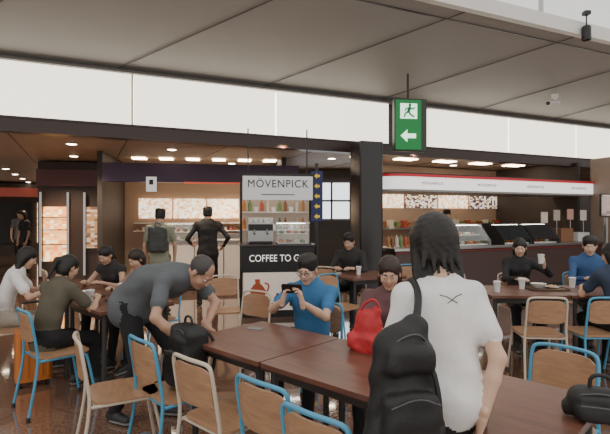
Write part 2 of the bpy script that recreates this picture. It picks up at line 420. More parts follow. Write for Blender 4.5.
    return o,hc,Rh,s
def glasses(hc,Rh,s,parent):
    mb=MB(); m=mat('glasses_frame',(.02,.02,.02),.3)
    T=lambda p:A(hc)+Rh@(A(p,float)*s)
    for x in (-1,1):
        P=[T((x*.032+.021*math.cos(a),.103-.004*abs(math.cos(a)),.003+.016*math.sin(a))) for a in np.linspace(0,2*math.pi,17)]
        mb.tube(P,.0020,m,6)
        mb.tube([T((x*.053,.10,.006)),T((x*.078,.08,.008)),T((x*.082,.0,.004))],.0018,m,6)
    mb.tube([T((-.011,.103,.006)),T((.011,.103,.006))],.0018,m,6)
    return mb.obj('eyeglasses',parent=parent)
# ================================================================== ROOM SHELL
mb=MB(); mb.box((0,10,-.05),(44,36,.1),floor_mat()); mb.obj('floor')
a3=nrm(A([.909,.417,0])); out=A([a3[1],-a3[0],0]); yawB=math.degrees(math.atan2(a3[1],a3[0])); RB=rz(yawB)
B0=A([-4.4,6.9,0])
def bp(t,w=0,z=0): return B0+a3*t+out*w+A([0,0,z])
CEIL=mat('ceiling_panel_brown',(.34,.26,.20),.55,noise=.12,nscale=3)
mb=MB(); c=bp(4,-11,2.93); mb.box(c,(44,21.8,.12),CEIL,RB); 
for i in range(-8,14):
    mb.box(bp(i*1.8,-11,2.866),(.012,21.6,.01),DARK,RB)
mb.obj('ceiling')
mb=MB(); LE=mat('downlight_lamp',(1,.85,.65),.5,em=18); RING=mat('downlight_ring',(.5,.48,.45),.4)
for i in range(-9,9):
    for j in range(1,9):
        if i>0 and (i+j)%2: continue
        p=bp(i*1.8+.9,-j*2.0+.3,2.866)
        mb.lathe([(.11,0),(.11,-.012),(.09,-.014),(.09,-.004)],p,RING,16); mb.lathe([(.085,-.003),(.08,-.018),(.0,-.032)],p,LE,14)
mb.obj('ceiling_downlights')
PAN=mat('light_box_panel',(.9,.87,.8),.5,em=2.2,emcol=(1,.92,.76)); FR=mat('band_frame',(.05,.035,.03),.5)
mb=MB()
seams=[1.81-2.43*3,1.81-2.43*2,1.81-2.43,1.81,4.24,6.68]
def pan(t0,t1): mb.box(bp((t0+t1)/2,.0,3.375),(t1-t0-.035,.10,.82),PAN,RB)
for a_,b_ in zip(seams[:-1],seams[1:]): pan(a_,b_)
for k in range(5): pan(7.65+k*2.3,7.65+(k+1)*2.3)
mb.box(bp(5,-.08,3.375),(30,.06,.9),FR,RB)
mb.obj('light_box_band')
mb=MB(); mb.box(bp(5,.02,2.85),(30,.22,.2),mat('bulkhead_brown',(.04,.018,.014),.35),RB); mb.box(bp(5,.12,2.955),(30,.05,.03),FR,RB); mb.box(bp(5,.06,3.80),(30,.16,.04),mat('trim_grey',(.12,.11,.1),.5),RB)
mb.obj('trim_bulkhead')
# soffit
W=2.6; zs0,zs1=3.82,4.6
bdir=nrm(out*W+A([0,0,zs1-zs0])); ndir=np.cross(a3,bdir); RS=np.stack([a3,bdir,ndir],1); LS=math.hypot(W,zs1-zs0)
SOF=mat('soffit_grey_panel',(.36,.35,.325),.5,noise=.05,nscale=2)
mb=MB(); mb.box((bp(5,0,zs0)+bp(5,W,zs1))/2+A([0,0,.05]),(34,LS,.06),SOF,RS)
SEAM=mat('seam_grey',(.12,.115,.11),.6)
for t in [-8+2.43*i for i in range(12)]:
    t=t-.15; p0=bp(t,.05,zs0+.0); sk=bp(t+2.35,W,zs1); d=nrm(sk-p0); n_=nrm(np.cross(d,np.cross(a3,bdir)))
    Rm=np.stack([d,n_,np.cross(d,n_)],1); mb.box((p0+sk)/2+A([0,0,.014]),(np.linalg.norm(sk-p0),.012,.012),SEAM,Rm)
mb.obj('ceiling_soffit')
mb=MB(); mb.box(bp(5,W+.04,zs1+.10),(34,.12,.22),WHITE,RB); mb.box(bp(5,W-.25,zs1-.05),(34,.03,.03),DARK,RB); mb.obj('trim_soffit_edge')
mb=MB(); mb.box(bp(5,-3,zs1+.12),(34,10.8,.14),mat('upper_slab',(.3,.3,.29),.6),RB); mb.obj('upper_floor')
mb=MB()
mb.box(bp(5,W-.1,5.25),(34,.02,.95),GLASS,RB)
for i in range(16): mb.box(bp(-10+2*i,W-.1,5.25),(.05,.06,1.0),STEEL,RB)
mb.tube([bp(-12,W-.1,5.78),bp(22,W-.1,5.78)],.035,STEEL,10)
mb.obj('balcony_balustrade')
mb=MB(); mb.box(bp(5,-8.2,6.4),(34,.2,3.6),mat('upper_wall',(.42,.43,.42),.6),RB)
for i in range(14): mb.box(bp(-9+2.2*i,-8.05,6.5),(1.9,.1,2.4),mat('upper_window',(.55,.62,.66),.1,em=.7),RB)
mb.obj('wall_upper_back')
WD=mat('wall_dark',(.06,.047,.04),.6,noise=.2,nscale=2)
mb=MB(); mb.box((0,27.9,1.6),(44,.2,3.3),WD); mb.obj('wall_back')
mb=MB(); mb.box((-21.9,14,1.6),(.2,28,3.3),WD); mb.obj('wall_left')
mb=MB(); mb.box((21.9,14,1.6),(.2,28,3.3),WD); mb.obj('wall_right')
mb=MB(); mb.prism(rrect(.46,.46,.05),0,2.865,mat('column_dark',(.02,.018,.018),.25)); mb.box((0,0,.06),(.52,.52,.12),STEEL); mb.obj('structural_column',(1.12,8.75,0),20)
mb=MB(); mb.prism(rrect(.7,.7,.05),0,2.865,mat('column_taupe',(.26,.19,.15),.4)); mb.box((0,0,.06),(.76,.76,.12),STEEL); mb.obj('structural_column',(7.15,11.1,0),20)
mb=MB(); p=bp(10.2,1.05,4.02)
mb.box((0,0,.06),(.10,.10,.08),WHITE); mb.tube([(0,0,.04),(0,-.02,-.05),(-.05,-.06,-.08)],.02,WHITE,8,1); mb.tube([(.08,.02,-.07),(-.2,-.12,-.12)],.055,WHITE,14); mb.tube([(-.2,-.12,-.12),(-.215,-.128,-.122)],.04,BLACK,14)
mb.obj('security_camera',tuple(p))
for t,w in ((8.75,W+.05),(11.2,W+.05)):
    mb=MB(); mb.tube([(0,0,.35),(0,0,.1)],.012,BLACK,8); mb.lathe([(.05,.12),(.07,.1),(.075,-.12),(.06,-.12),(.055,-.08)],(0,-.0,0),BLACK,16)
    mb.box((0,0,.33),(.1,.1,.06),BLACK)
    mb.obj('spot_lamp_fixture',tuple(bp(t,w+.12,zs1+.0)))
ex=empty('exit_sign',(1.86,8.55,3.16),8)
GR=mat('exit_green',(.0,.12,.035),.4,em=.5,emcol=(.0,.26,.045)); WE=mat('exit_white',(.8,1,.86),.4,em=1.5,emcol=(.70,1,.76))
mb=MB(); mb.box((.03,.08,0),(.60,.14,.94),mat('sign_housing',(.03,.05,.03),.4)); mb.obj('housing',parent=ex,bevel=.01)
mb=MB(); mb.box((-.02,.0,0),(.47,.03,.88),GR); mb.obj('face',parent=ex)
mb=MB(); y=-.022
mb.box((-.02,y+.004,.24),(.31,.01,.27),WE)
mb.obj('pictogram_panel',parent=ex)
mb=MB(); G2=mat('exit_green_dark',(.0,.12,.04),.4,em=.4,emcol=(0,.22,.05))
mb.lathe([(.028,-.004),(.028,.004)],(.0,y-.006,.345),G2,12,R=rx(90))
for a_,b_,r_ in (((-.0,.31),(-.03,.23),.028),((-.03,.23),(-.09,.19),.016),((-.09,.19),(-.10,.13),.014),((-.03,.23),(.02,.17),.016),((.02,.17),(.08,.14),.014),((-.0,.30),(.06,.27),.012),((.06,.27),(.09,.31),.011),((0,.30),(-.07,.28),.012),((-.07,.28),(-.09,.24),.011)):
    mb.tube([(a_[0],y-.006,a_[1]),(b_[0],y-.006,b_[1])],r_,G2,6)
mb.obj('running_figure',parent=ex)
mb=MB(); Rr=rx(90)
mb.prism([(-.15,-.2),(-.03,-.09),(-.03,-.16),(.13,-.16),(.13,-.24),(-.03,-.24),(-.03,-.31)],.0,.01,WE,R=Rr,c=(-.02,y,0)); mb.obj('arrow',parent=ex)
mb=MB(); mb.tube([(0,.08,.46),(0,.08,.93)],.02,DARK,8); mb.obj('hanger',parent=ex)
# ================================================================== FURNITURE
def chair_mesh(m):
    mb=MB()
    P=rrect(.38,.38,.07); mb.prism(P,.438,.453,SEATW,c=(0,.01,0))
    n=10;V=[];F=[]
    for k in range(n+1):
        x=-.160+.320*k/n; yb=-.225-.028*(1-(x/.160)**2)
        for (dy,z) in ((0,.575),(0,.785),(.012,.785),(.012,.575)):
            zz=z-(.035*(abs(x)/.160)**6 if z>.7 else -.02*(abs(x)/.160)**6); V.append((x,yb+dy-(.02 if z>.7 else 0),zz))
    for k in range(n):
        for j in range(4): F.append((k*4+j,k*4+(j+1)%4,(k+1)*4+(j+1)%4,(k+1)*4+j))
    F+=[(0,3,2,1),(n*4,n*4+1,n*4+2,n*4+3)]
    mb.add(V,F,SEATW)
    arc=[(-.20,-.27,.012),(-.182,-.19,.43),(-.173,-.215,.60),(-.173,-.243,.765),(-.158,-.248,.802),(-.11,-.262,.812),(0,-.275,.814),(.11,-.262,.812),(.158,-.248,.802),(.173,-.243,.765),(.173,-.215,.60),(.182,-.19,.43),(.20,-.27,.012)]
    mb.tube(arc,.0105,m,10,2)
    for x in (-1,1):
        mb.tube([(x*.20,.24,.012),(x*.178,.175,.38),(x*.172,.15,.428),(x*.172,.1,.428),(x*.180,-.19,.428)],.0105,m,10,1)
        for p in ((x*.20,-.27,.0),(x*.20,.24,.0)): mb.lathe([(.015,0),(.015,.03),(.012,.035)],p,BLACK,10)
    mb.tube([(-.172,.12,.425),(.172,.12,.425)],.009,m,8); mb.tube([(-.18,-.17,.425),(.18,-.17,.425)],.009,m,8)
    return mb.mesh('dining_chair_mesh')
CM={'c':chair_mesh(CREAM),'b':chair_mesh(BLUE)}
def chair(x,y,fx,fy,k):
    o=bpy.data.objects.new('dining_chair',CM[k]); bpy.context.collection.objects.link(o); o.location=(x,y,0)
    o.rotation_euler=(0,0,math.atan2(-fx,fy)); return o
def table_mesh(L,W_):
    mb=MB(); mb.prism(rrect(L,W_,.015,2),.725,.75,TABLEW); mb.prism(rrect(L-.0,W_-.0,.015,2),.714,.7249,TEDGE)
    for x in (-1,1):
        for y in (-1,1):
            mb.tube([(x*(L/2-.06),y*(W_/2-.06),.714),(x*(L/2-.06),y*(W_/2-.06),.0)],.02,DARK,10)
    mb.box((0,W_/2-.06,.69),(L-.12,.02,.05),DARK);mb.box((0,-W_/2+.06,.69),(L-.12,.02,.05),DARK)
    return mb.mesh('dining_table_mesh')
TM=table_mesh(.740,.70); TM2=table_mesh(.79,.70)
td_=nrm([.73,-.68,0]); tn_=A([-td_[1],td_[0],0]); yawT=math.degrees(math.atan2(td_[1],td_[0]))
N0=A([-.80,3.12,0])
def tp(s_,w,z=0): return N0+td_*s_+tn_*w+A([0,0,z])
def table(p,yaw,me=TM):
    o=bpy.data.objects.new('dining_table',me); bpy.context.collection.objects.link(o); o.location=(p[0],p[1],0); o.rotation_euler=(0,0,math.radians(yaw)); return o
for i in range(3): table(tp(.375+.75*i,.35),yawT)
for i in range(2): table(tp(-1.2-.40-.80*i,.35),yawT,TM2)
for i in range(3): table((2.25+.80*i,5.12),0,TM2)
tn=tn_
chair(-.42,2.66,tn[0],tn[1],'c')
chair(-.80,3.04,tn[0]+.1,tn[1],'b')
chair(-.03,2.32,tn[0],tn[1],'b')
chair(.20,1.98,tn[0],tn[1],'b')
chair(1.26,2.50,-tn[0]-.1,-tn[1],'b')
chair(-1.16,3.04,.85,.45,'c')
chair(-2.02,3.92,.7,.7,'b')
chair(-2.85,4.72,.75,.65,'c')
chair(-.60,4.42,-.55,-.8,'c')
chair(.06,3.80,-.35,-.9,'b')
chair(.68,3.28,-.4,-.9,'c')
chair(-2.20,5.68,-.6,-.8,'c'); chair(-1.62,5.12,-.6,-.8,'b')
chair(2.20,4.55,.1,1,'c'); chair(2.72,4.55,0,1,'b'); chair(3.15,4.5,0,1,'b')
chair(2.62,5.85,0,-1,'c'); chair(3.5,5.95,0,-1,'b'); chair(1.9,5.9,.1,-1,'c')
for x,y,k in ((.15,6.6,'c'),(1.5,6.9,'b'),(1.3,5.9,'c'),(-3.3,6.6,'c'),(.45,5.8,'b'),(-.95,5.6,'c')): chair(x,y,random.uniform(-1,1),random.uniform(-1,1),k)
table((.85,6.5),20,TM2)
# ================================================================== PEOPLE
def yw(fx,fy): return math.degrees(math.atan2(-fx,fy))
WL=A([.540,1.82,0]); WY=12
pw,hc,Rh,s_=person('woman_in_white_shirt',(WL[0],WL[1]),WY,H=1.53,lean=(6,10),hp=8,hy=-6,top=('white_tee',(.80,.79,.78)),style='shag',skin='c',res=.009,hres=.0055,fold=.0045,fem=True,bulk=1.10,neckf=1.22,hscale=1.13,
  hands={'R':dict(w=(.635,1.72,.82),e=(.9,-.6,0),d=(-.12,.25,-.9),n=(-1,.3,-.1),c=28),'L':dict(w=(.40,2.00,.98),e=(-.5,-.6,-.9),d=(.3,.5,-.4),n=(.6,0,-.6),c=30)},bottom=('black_jeans',(.015,.015,.018)),hem=-.07)
bvh=BVHTree.FromPolygons([tuple(v.co) for v in pw.data.vertices],[tuple(p.vertices) for p in pw.data.polygons])
mb=MB(); TR=mat('shirt_trim_dark',(.03,.03,.05),.7)
def backline(a,b,n=8):
    P=[]
    for i in range(n+1):
        x=a[0]+(b[0]-a[0])*i/n; z=a[1]+(b[1]-a[1])*i/n
        r=bvh.ray_cast(Vector((x,-.8,z)),Vector((0,1,0)))
        if r[0]: P.append((r[0].x,r[0].y-.001,r[0].z))
    if len(P)>2: mb.tube(P,.0016,TR,6)
zb=1.235
backline((-.020,zb+.012),(.020,zb-.012)); backline((-.020,zb-.012),(.020,zb+.012)); backline((-.045,zb+.018),(-.020,zb+.012)); backline((.020,zb+.012),(.045,zb+.018))
o=mb.obj('shirt_trim'); o.parent=pw
mb=MB(); BK=mat('backpack_nylon',(.014,.014,.015),.6,bump=.3,bscale=35)
P=[]
for yy in np.linspace(-.06,.15,8):
    r=bvh.ray_cast(Vector((-.118,float(yy),2.)),Vector((0,0,-1)))
    if r[0] and 1.0<r[0].z<1.36: P.append((r[0].x,r[0].y,r[0].z+.004))
bt=rz(WY).T@(A([.36,1.60,1.15])-WL)
P=[tuple(bt),tuple((bt+A(P[0]))/2+A([0,-.015,.01]))]+P+[(-.14,P[-1][1]+.03,P[-1][2]-.12)]
mb.tube(P,.014,BK,8,2); o=mb.obj('shoulder_strap'); o.parent=pw
f=nrm([.94,-.34,0]); 
pm,hc,Rh,s_=person('man_in_grey_polo',(-1.27,3.66),yw(f[0],f[1]),H=1.76,pel=(0,-.02,.90),lean=(40,80),hp=0,hy=-4,top=('grey_polo',(.105,.115,.125)),style='shaved',hair=(.05,.045,.042),skin='b',res=.011,hres=.0065,fold=.005,collar=True,bulk=1.14,neckf=.86,
  hands={'R':dict(w=(-.80,3.18,.70),e=(-.5,-.3,.2),d=(.2,-.2,-.9),n=(0,1,-.2),c=30),'L':dict(w=(-.70,3.40,.76),e=(.2,.5,.2),d=(.4,-.1,-.8),n=(0,-1,-.4),c=30)},
  feet={'L':(-.12,.14,.09),'R':(.12,-.12,.09)},shoe=(.02,.02,.025))
f=nrm([-.36,-.92,0])
pb,hc,Rh,s_=person('man_in_blue_polo',(.05,3.84),yw(f[0],f[1]),H=1.60,sit=True,pel=(0,-.03,.53),lean=(2,10),hp=12,hy=0,top=('blue_polo',(.045,.17,.36)),style='short',skin='c',res=.011,hres=.0052,fold=.0035,collar=True,bulk=1.10,
  hands={'R':dict(w=(-.16,3.50,.93),e=(-.8,.2,-.8),d=(.15,-.15,.95),n=(.75,-.0,.2),c=34),'L':dict(w=(-.02,3.45,.92),e=(.8,.2,-.8),d=(-.15,-.05,.95),n=(-.75,-.0,.2),c=34)})
glasses(hc,Rh,s_,pb)
mb=MB(); mb.prism(rrect(.15,.075,.012),-.004,.004,BLACK); mb.prism(rrect(.144,.069,.01),.004,.0046,mat('phone_screen',(.1,.12,.15),.1,em=.5),)
o=mb.obj('smartphone',(-.095,3.46,1.02)); o.rotation_euler=(math.radians(-65),0,math.radians(-10))
f=nrm([-.35,-.93,0])
person('woman_in_dark_top',(.60,3.34),yw(f[0],f[1]),H=1.64,sit=True,lean=(4,10),hp=16,hy=8,top=('plum_top',(.14,.07,.075)),style='bob',hair=(.03,.015,.01),skin='a',fem=True,res=.013,hres=.006,
   hands={'R':dict(w=(.43,3.04,.82),c=30)})
def facing(a,b): return yw(b[0]-a[0],b[1]-a[1])
person('woman_in_olive_top',(-2.12,3.98),facing((-2.1,3.95),(-1.85,4.65)),H=1.56,sit=True,lean=(10,24),hp=12,hy=-15,top=('olive_top',(.10,.088,.06)),style='tail',fem=True,res=.014,hres=.008,hem=.1)
person('woman_in_white_top',(-2.98,4.80),facing((-2.9,4.75),(-2.4,5.0)),H=1.60,sit=True,lean=(6,22),hp=14,top=('white_top',(.78,.76,.74)),style='long',fem=True,res=.015,hres=.009,
   bottom=('beige_trousers',(.4,.36,.3)))
person('woman_in_black_dress',(-2.22,5.66),facing((-2.15,5.6),(-2.35,4.9)),H=1.56,sit=True,lean=(10,24),hp=16,top=('black_top',(.03,.026,.028)),style='tail',fem=True,res=.015,hres=.009,sleeve='none')
person('woman_in_brown_top',(-1.66,5.14),facing((-1.6,5.1),(-1.95,4.5)),H=1.54,sit=True,lean=(10,22),hp=14,top=('brown_top',(.36,.20,.14)),style='bob',hair=(.02,.01,.006),fem=True,res=.015,hres=.009)
pk,_,_,_=person('man_with_backpack',(-2.27,7.5),8,H=1.66,top=('khaki_shirt',(.27,.28,.21)),res=.016,hres=.009,bottom=('khaki_shorts',(.12,.11,.08)),style='short',skin='a')
person('man_in_black_jacket',(-1.68,8.3),15,H=1.70,top=('black_jacket',(.02,.02,.022)),sleeve='long',res=.016,hres=.009,bulk=1.12,hands={'R':dict(l=(.28,.12,1.0)),'L':dict(l=(-.28,.2,1.05))},feet={'L':(-.14,-.05,.09),'R':(.14,.1,.09)})
person('woman_in_black_cardigan',(2.62,5.88),facing((2.6,5.9),(2.45,5)),H=1.62,sit=True,lean=(2,6),hp=14,hy=-10,top=('black_cardigan',(.020,.020,.022)),sleeve='long',style='bob',skin='c',fem=True,res=.014,hres=.007,
   hands={'L':dict(w=(2.74,5.5,.98),d=(-.2,-.4,.8),n=(-.5,.2,0),c=40),'R':dict(w=(2.45,5.5,.82))})
person('man_in_navy_shirt',(3.00,4.57),facing((3,4.5),(3,5.2)),H=1.66,sit=True,lean=(4,14),hp=8,hy=10,top=('navy_shirt',(.03,.045,.08)),style='bob',skin='a',res=.014,hres=.008)
person('man_in_blue_jacket',(3.52,5.98),facing((3.5,6),(3.3,5)),H=1.66,sit=True,lean=(4,10),hp=8,hy=-15,top=('royal_jacket',(.04,.10,.24)),sleeve='long',style='short',skin='c',res=.016,hres=.009)
person('man_in_dark_jacket',(.68,7.05),160,H=1.68,sit=True,lean=(6,14),hp=12,top=('dark_jacket',(.03,.028,.028)),sleeve='long',res=.017,hres=.01); chair(.68,7.05,-.3,-.9,'c')
person('staff_in_white_coat',(3.15,10.75),185,H=1.68,hp=12,top=('staff_white',(.6,.6,.6)),res=.018,hres=.01,hands={'R':dict(l=(.15,.35,1.1)),'L':dict(l=(-.15,.35,1.1))})
person('passer_by_in_grey',(-8.6,14.5),200,H=1.7,top=('passer_grey',(.14,.14,.16)),res=.02,hres=.011,feet={'L':(-.1,.2,.09),'R':(.1,-.15,.09)})
person('passer_by_in_black',(-7.35,12.6),150,H=1.68,top=('passer_black',(.03,.03,.035)),res=.02,hres=.011,fem=True,style='long')
# ================================================================== BAGS
def sculpt_bag(name,w,d,h_,loc,yaw,m,tilt=0,straps=True,res=.009,front=-1,amp=.006):
    S=Sc(); S.rbox('a',(0,0,h_/2),(w/2,d/2,h_/2),min(w,d)*.38,k=.02)
    S.rbox('a',(0,front*d*.5,h_*.33),(w*.40,d*.22,h_*.27),d*.18,k=.015)
    S.rbox('a',(0,front*d*.42,h_*.72),(w*.36,d*.18,h_*.12),d*.15,k=.015)
    for x in (-1,1): S.rbox('a',(x*w*.5,0,h_*.25),(w*.06,d*.3,h_*.2),.015,k=.015)
    mb=MB(); S.into(mb,{'a':m},res,noise={'a':(amp,34)})
    zm=mat('zip_grey',(.08,.08,.085),.4)
    mb.tube([(-w*.33,front*d*.74,h_*.60),(0,front*d*.76,h_*.63),(w*.33,front*d*.74,h_*.60)],.0035,zm,6,2)
    mb.tube([(-w*.32,front*d*.45,h_*.86),(0,front*d*.42,h_*.97),(w*.32,front*d*.45,h_*.86)],.0035,zm,6,2)
    mb.tube([(-.04,0,h_*.97),(-.035,0,h_+.05),(.035,0,h_+.05),(.04,0,h_*.97)],.008,m,8,2)
    if straps:
        for x in (-1,1): mb.tube([(x*.07,-front*d*.4,h_*.93),(x*.11,-front*d*.75,h_*.75),(x*.12,-front*d*.75,h_*.4),(x*w*.42,-front*d*.4,h_*.08)],.011,m,8,2)
    o=mb.obj(name,loc,yaw,ang=50); o.rotation_euler=(math.radians(tilt),0,math.radians(yaw)); return o
S=Sc()
S.cone('a',(0,0,.13),(0,0,.36),.135,.110,k=.04,fwd=(0,1,0),flat=.55); S.rbox('a',(0,0,.09),(.125,.07,.09),.055,k=.04)
S.cone('a',(-.02,0,.40),(.04,.02,.47),.075,.05,k=.04,fwd=(0,1,0),flat=.7)
S.rbox('a',(-.005,-.075,.17),(.095,.035,.115),.03,k=.02); S.rbox('a',(.0,-.045,.385),(.085,.04,.05),.03,k=.02)
mb=MB(); S.into(mb,{'a':BK},.006,noise={'a':(.006,38)})
zm=mat('zip_grey',(.08,.08,.085),.4)
mb.tube([(-.085,-.105,.25),(0,-.118,.285),(.08,-.105,.25)],.003,zm,6,2); mb.tube([(-.09,-.03,.39),(-.04,-.05,.45),(.03,-.05,.47),(.08,-.02,.42)],.003,zm,6,2)
mb.tube([(.06,-.05,.40),(.085,-.08,.30),(.09,-.09,.18)],.008,BK,6,2); mb.tube([(-.12,.02,.12),(-.15,.0,.0),(-.13,.0,-.1)],.007,BK,6,2)
mb.obj('backpack',(.328,1.60,.70),12,ang=60)
sculpt_bag('backpack',.27,.16,.40,(-.74,3.05,.457),yawT,BK,tilt=0)
sculpt_bag('backpack',.28,.15,.40,tuple(A([-2.27,7.5,0])+rz(8)@A([0,-.20,0])+A([0,0,.98])),8,mat('backpack_olive',(.05,.055,.05),.7),res=.012)
sculpt_bag('travel_bag',.26,.18,.28,(-.90,2.68,.0),30,mat('bag_slate',(.09,.10,.12),.7),straps=False)
sculpt_bag('shoulder_bag',.24,.13,.12,(1.16,1.88,.752),yawT+20,BK,straps=False,amp=.003)
RED=mat('red_bag_fabric',(.50,.03,.035),.6,noise=.35,nscale=26,bump=.3,bscale=30)
S=Sc(); S.cone('a',(0,0,.05),(0,0,.16),.115,.085,k=.02,fwd=(0,1,0),flat=.5); S.cone('a',(0,0,.16),(.05,0,.24),.075,.03,k=.03,fwd=(0,1,0),flat=.5)
S.rbox('a',(0,0,.055),(.12,.06,.052),.03,k=.02)
mb=MB(); S.into(mb,{'a':RED},.006,noise={'a':(.006,45)}); mb.tube([(-.06,0,.16),(-.03,-.02,.27),(.05,-.01,.32),(.08,0,.25),(.05,0,.16)],.008,RED,8,2); mb.obj('red_shopping_bag',(.37,2.82,.752),-35,ang=60)
mb=MB(); OR=mat('orange_shell',(.55,.17,.03),.35); mb.prism(rrect(.30,.22,.05),.05,.50,OR)
for i in range(5): mb.box((-.11+.055*i,-.112,.28),(.018,.012,.38),OR)
for x in (-1,1):
    for y in (-1,1): mb.lathe([(.025,-.012),(.025,.012)],(x*.11,y*.08,.025),BLACK,12,R=ry(90))
    mb.tube([(x*.08,.08,.49),(x*.08,.08,.74)],.008,STEEL,8)
mb.tube([(-.09,.08,.74),(.09,.08,.74)],.013,BLACK,8); mb.obj('suitcase',(-2.50,4.42,0),35,bevel=.006)
# ================================================================== TABLE TOP ITEMS
def cup(p,c=PAPER,s=1):
    mb=MB(); mb.lathe([(.026*s,0),(.036*s,.10*s),(.038*s,.103*s),(.034*s,.104*s)],(0,0,0),c,18); mb.lathe([(.039*s,.100*s),(.039*s,.108*s),(.033*s,.114*s),(.0,.114*s)],(0,0,0),WHITE,18); mb.obj('paper_cup',p)
def tray(p,yaw,rich=True):
    e=empty('food_tray',p,yaw); mb=MB(); TRM=mat('tray_brown',(.10,.05,.03),.4)
    mb.prism(rrect(.40,.30,.03),0,.006,TRM); P=[(x,y,.014) for x,y in rrect(.40,.30,.03)]; mb.tube(P+[P[0]],.006,TRM,6); mb.obj('tray',parent=e)
    mb=MB(); mb.lathe([(.035,.006),(.045,.01),(.078,.055),(.082,.06),(.074,.056),(.04,.016),(0,.014)],(-.07,.0,0),PAPER,22); mb.lathe([(.066,.044),(.05,.05),(0,.054)],(-.07,0,0),mat('noodle_soup',(.5,.28,.1),.4,noise=.4,nscale=40),18); mb.obj('bowl',parent=e)
    mb=MB(); mb.lathe([(.03,.006),(.07,.02),(.068,.022),(0,.012)],(.10,.04,0),PAPER,20)
    for i in range(5): mb.lathe([(.012,.0),(.018,.01),(.010,.022),(0,.024)],(.10+.03*math.cos(i*1.3),.04+.03*math.sin(i*1.3),.014),mat('dumpling',(.65,.45,.2),.5),10)
    mb.obj('side_plate',parent=e)
    mb=MB(); 
    for dx in (0,.012): mb.tube([(.02,-.11+dx,.012),(.17,-.09+dx,.012)],.0025,mat('chopstick',(.5,.33,.15),.5),6)
    mb.obj('chopsticks',parent=e)
tray(tuple(tp(-1.5,.40,.751)),yawT); tray(tuple(tp(-2.1,.22,.751)),yawT+180)
cup(tuple(tp(-1.75,.15,.751))); cup(tuple(tp(-1.95,.55,.751)))
cup((2.35,5.2,.751)); cup((2.95,5.3,.751)); cup((2.0,5.0,.751)); tray((2.6,5.2,.751),0)
cup((.72,6.45,.751))
mb=MB(); mb.lathe([(.026,0),(.036,.10),(.038,.105),(.034,.106)],(0,0,0),PAPER,18); mb.obj('drink_cup',(2.69,5.47,1.00))
mb=MB(); mb.box((0,0,.002),(.11,.07,.003),mat('menu_card',(.2,.2,.2),.4)); mb.obj('placemat',tuple(tp(.15,.50,.75)),yawT+20)
# ================================================================== COFFEE KIOSK
K=empty('coffee_kiosk',(-.42,7.35,0),8)
mb=MB(); mb.box((0,.30,.35),(1.06,.6,.70),mat('kiosk_base',(.35,.30,.26),.5)); mb.box((0,.30,.05),(1.08,.62,.1),BLACK); mb.box((0,.30,1.09),(1.16,.72,.03),mat('counter_top',(.06,.05,.05),.2)); mb.box((0,.30,.88),(1.10,.66,.40),BLACK); mb.obj('counter',parent=K,bevel=.005)
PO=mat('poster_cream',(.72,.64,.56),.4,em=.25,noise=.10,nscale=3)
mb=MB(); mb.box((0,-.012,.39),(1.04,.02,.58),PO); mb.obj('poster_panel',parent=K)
mb=MB(); JR=mat('jug_red',(.38,.08,.03),.35,em=.08); JR2=mat('jug_brown',(.12,.05,.03),.4); BEAN=mat('coffee_dark',(.05,.02,.012),.4)
pot=[(-.06,.0),(-.11,.06),(-.12,.13),(-.07,.20),(-.04,.22),(-.045,.28),(.03,.28),(.03,.22),(.07,.19),(.12,.12),(.11,.06),(.05,0)]
mb.prism([(x-.30,y*1.1+.27) for x,y in pot],0,.006,JR,R=rx(90),c=(0,-.024,0))
mb.prism([(x*.5+.0,y*.5+.22) for x,y in pot],0,.006,JR2,R=rx(90),c=(0,-.024,0)); mb.prism([(.18,.16),(.46,.16),(.50,.42),(.36,.56),(.2,.5)],0,.006,BEAN,R=rx(90),c=(0,-.024,0))
mb.lathe([(.05,0),(.12,.004),(.12,.006)],(.0,-.02,.19),BEAN,16,R=rx(90)@np.diag([1,.25,1]))
mb.tube([(-.20,-.03,.52),(-.13,-.03,.50),(-.15,-.03,.40),(-.20,-.03,.38)],.012,JR,8,2)
mb.obj('poster_pictures',parent=K)
LT=mat('letter_white',(.85,.83,.8),.5,em=.7)
text('COFFEE TO GO',.148,(0,-.035,.89),LT,K,name='counter_lettering',sx=.84)
mb=MB()
for x in (-.55,.60): mb.box((x,.62,1.08),(.04,.04,2.16),BLACK)
mb.box((0.02,.35,2.17),(1.12,.6,.05),BLACK); mb.obj('frame',parent=K)
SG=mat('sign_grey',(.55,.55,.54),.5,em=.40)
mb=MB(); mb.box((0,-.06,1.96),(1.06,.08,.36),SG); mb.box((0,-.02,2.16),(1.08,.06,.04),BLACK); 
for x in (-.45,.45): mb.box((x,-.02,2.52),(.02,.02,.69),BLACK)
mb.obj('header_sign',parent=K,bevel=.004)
text('MÖVENPICK',.165,(0,-.105,2.02),BLACK,K,name='header_lettering',sx=.92,space=1.12)
mb=MB(); mb.box((0,-.103,1.86),(.5,.004,.012),BLACK); mb.obj('header_underline',parent=K)
mb=MB(); BL=[mat('jar_%d'%i,c,.25) for i,c in enumerate([(.5,.2,.05),(.25,.1,.04),(.65,.6,.5),(.15,.25,.08),(.45,.08,.05)])]
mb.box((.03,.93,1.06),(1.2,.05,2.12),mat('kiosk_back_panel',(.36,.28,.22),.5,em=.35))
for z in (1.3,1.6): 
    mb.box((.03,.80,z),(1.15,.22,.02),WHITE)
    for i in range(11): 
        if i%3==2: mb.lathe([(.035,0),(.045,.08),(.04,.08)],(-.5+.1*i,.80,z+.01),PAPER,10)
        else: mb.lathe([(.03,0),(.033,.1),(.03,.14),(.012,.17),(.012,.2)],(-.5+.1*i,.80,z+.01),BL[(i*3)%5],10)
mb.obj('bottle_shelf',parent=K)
mb=MB(); mb.box((-.25,.35,1.11+.17),(.40,.36,.32),STEEL); mb.box((-.25,.16,1.36),(.38,.03,.1),BLACK); mb.box((-.25,.14,1.13),(.36,.14,.03),BLACK)
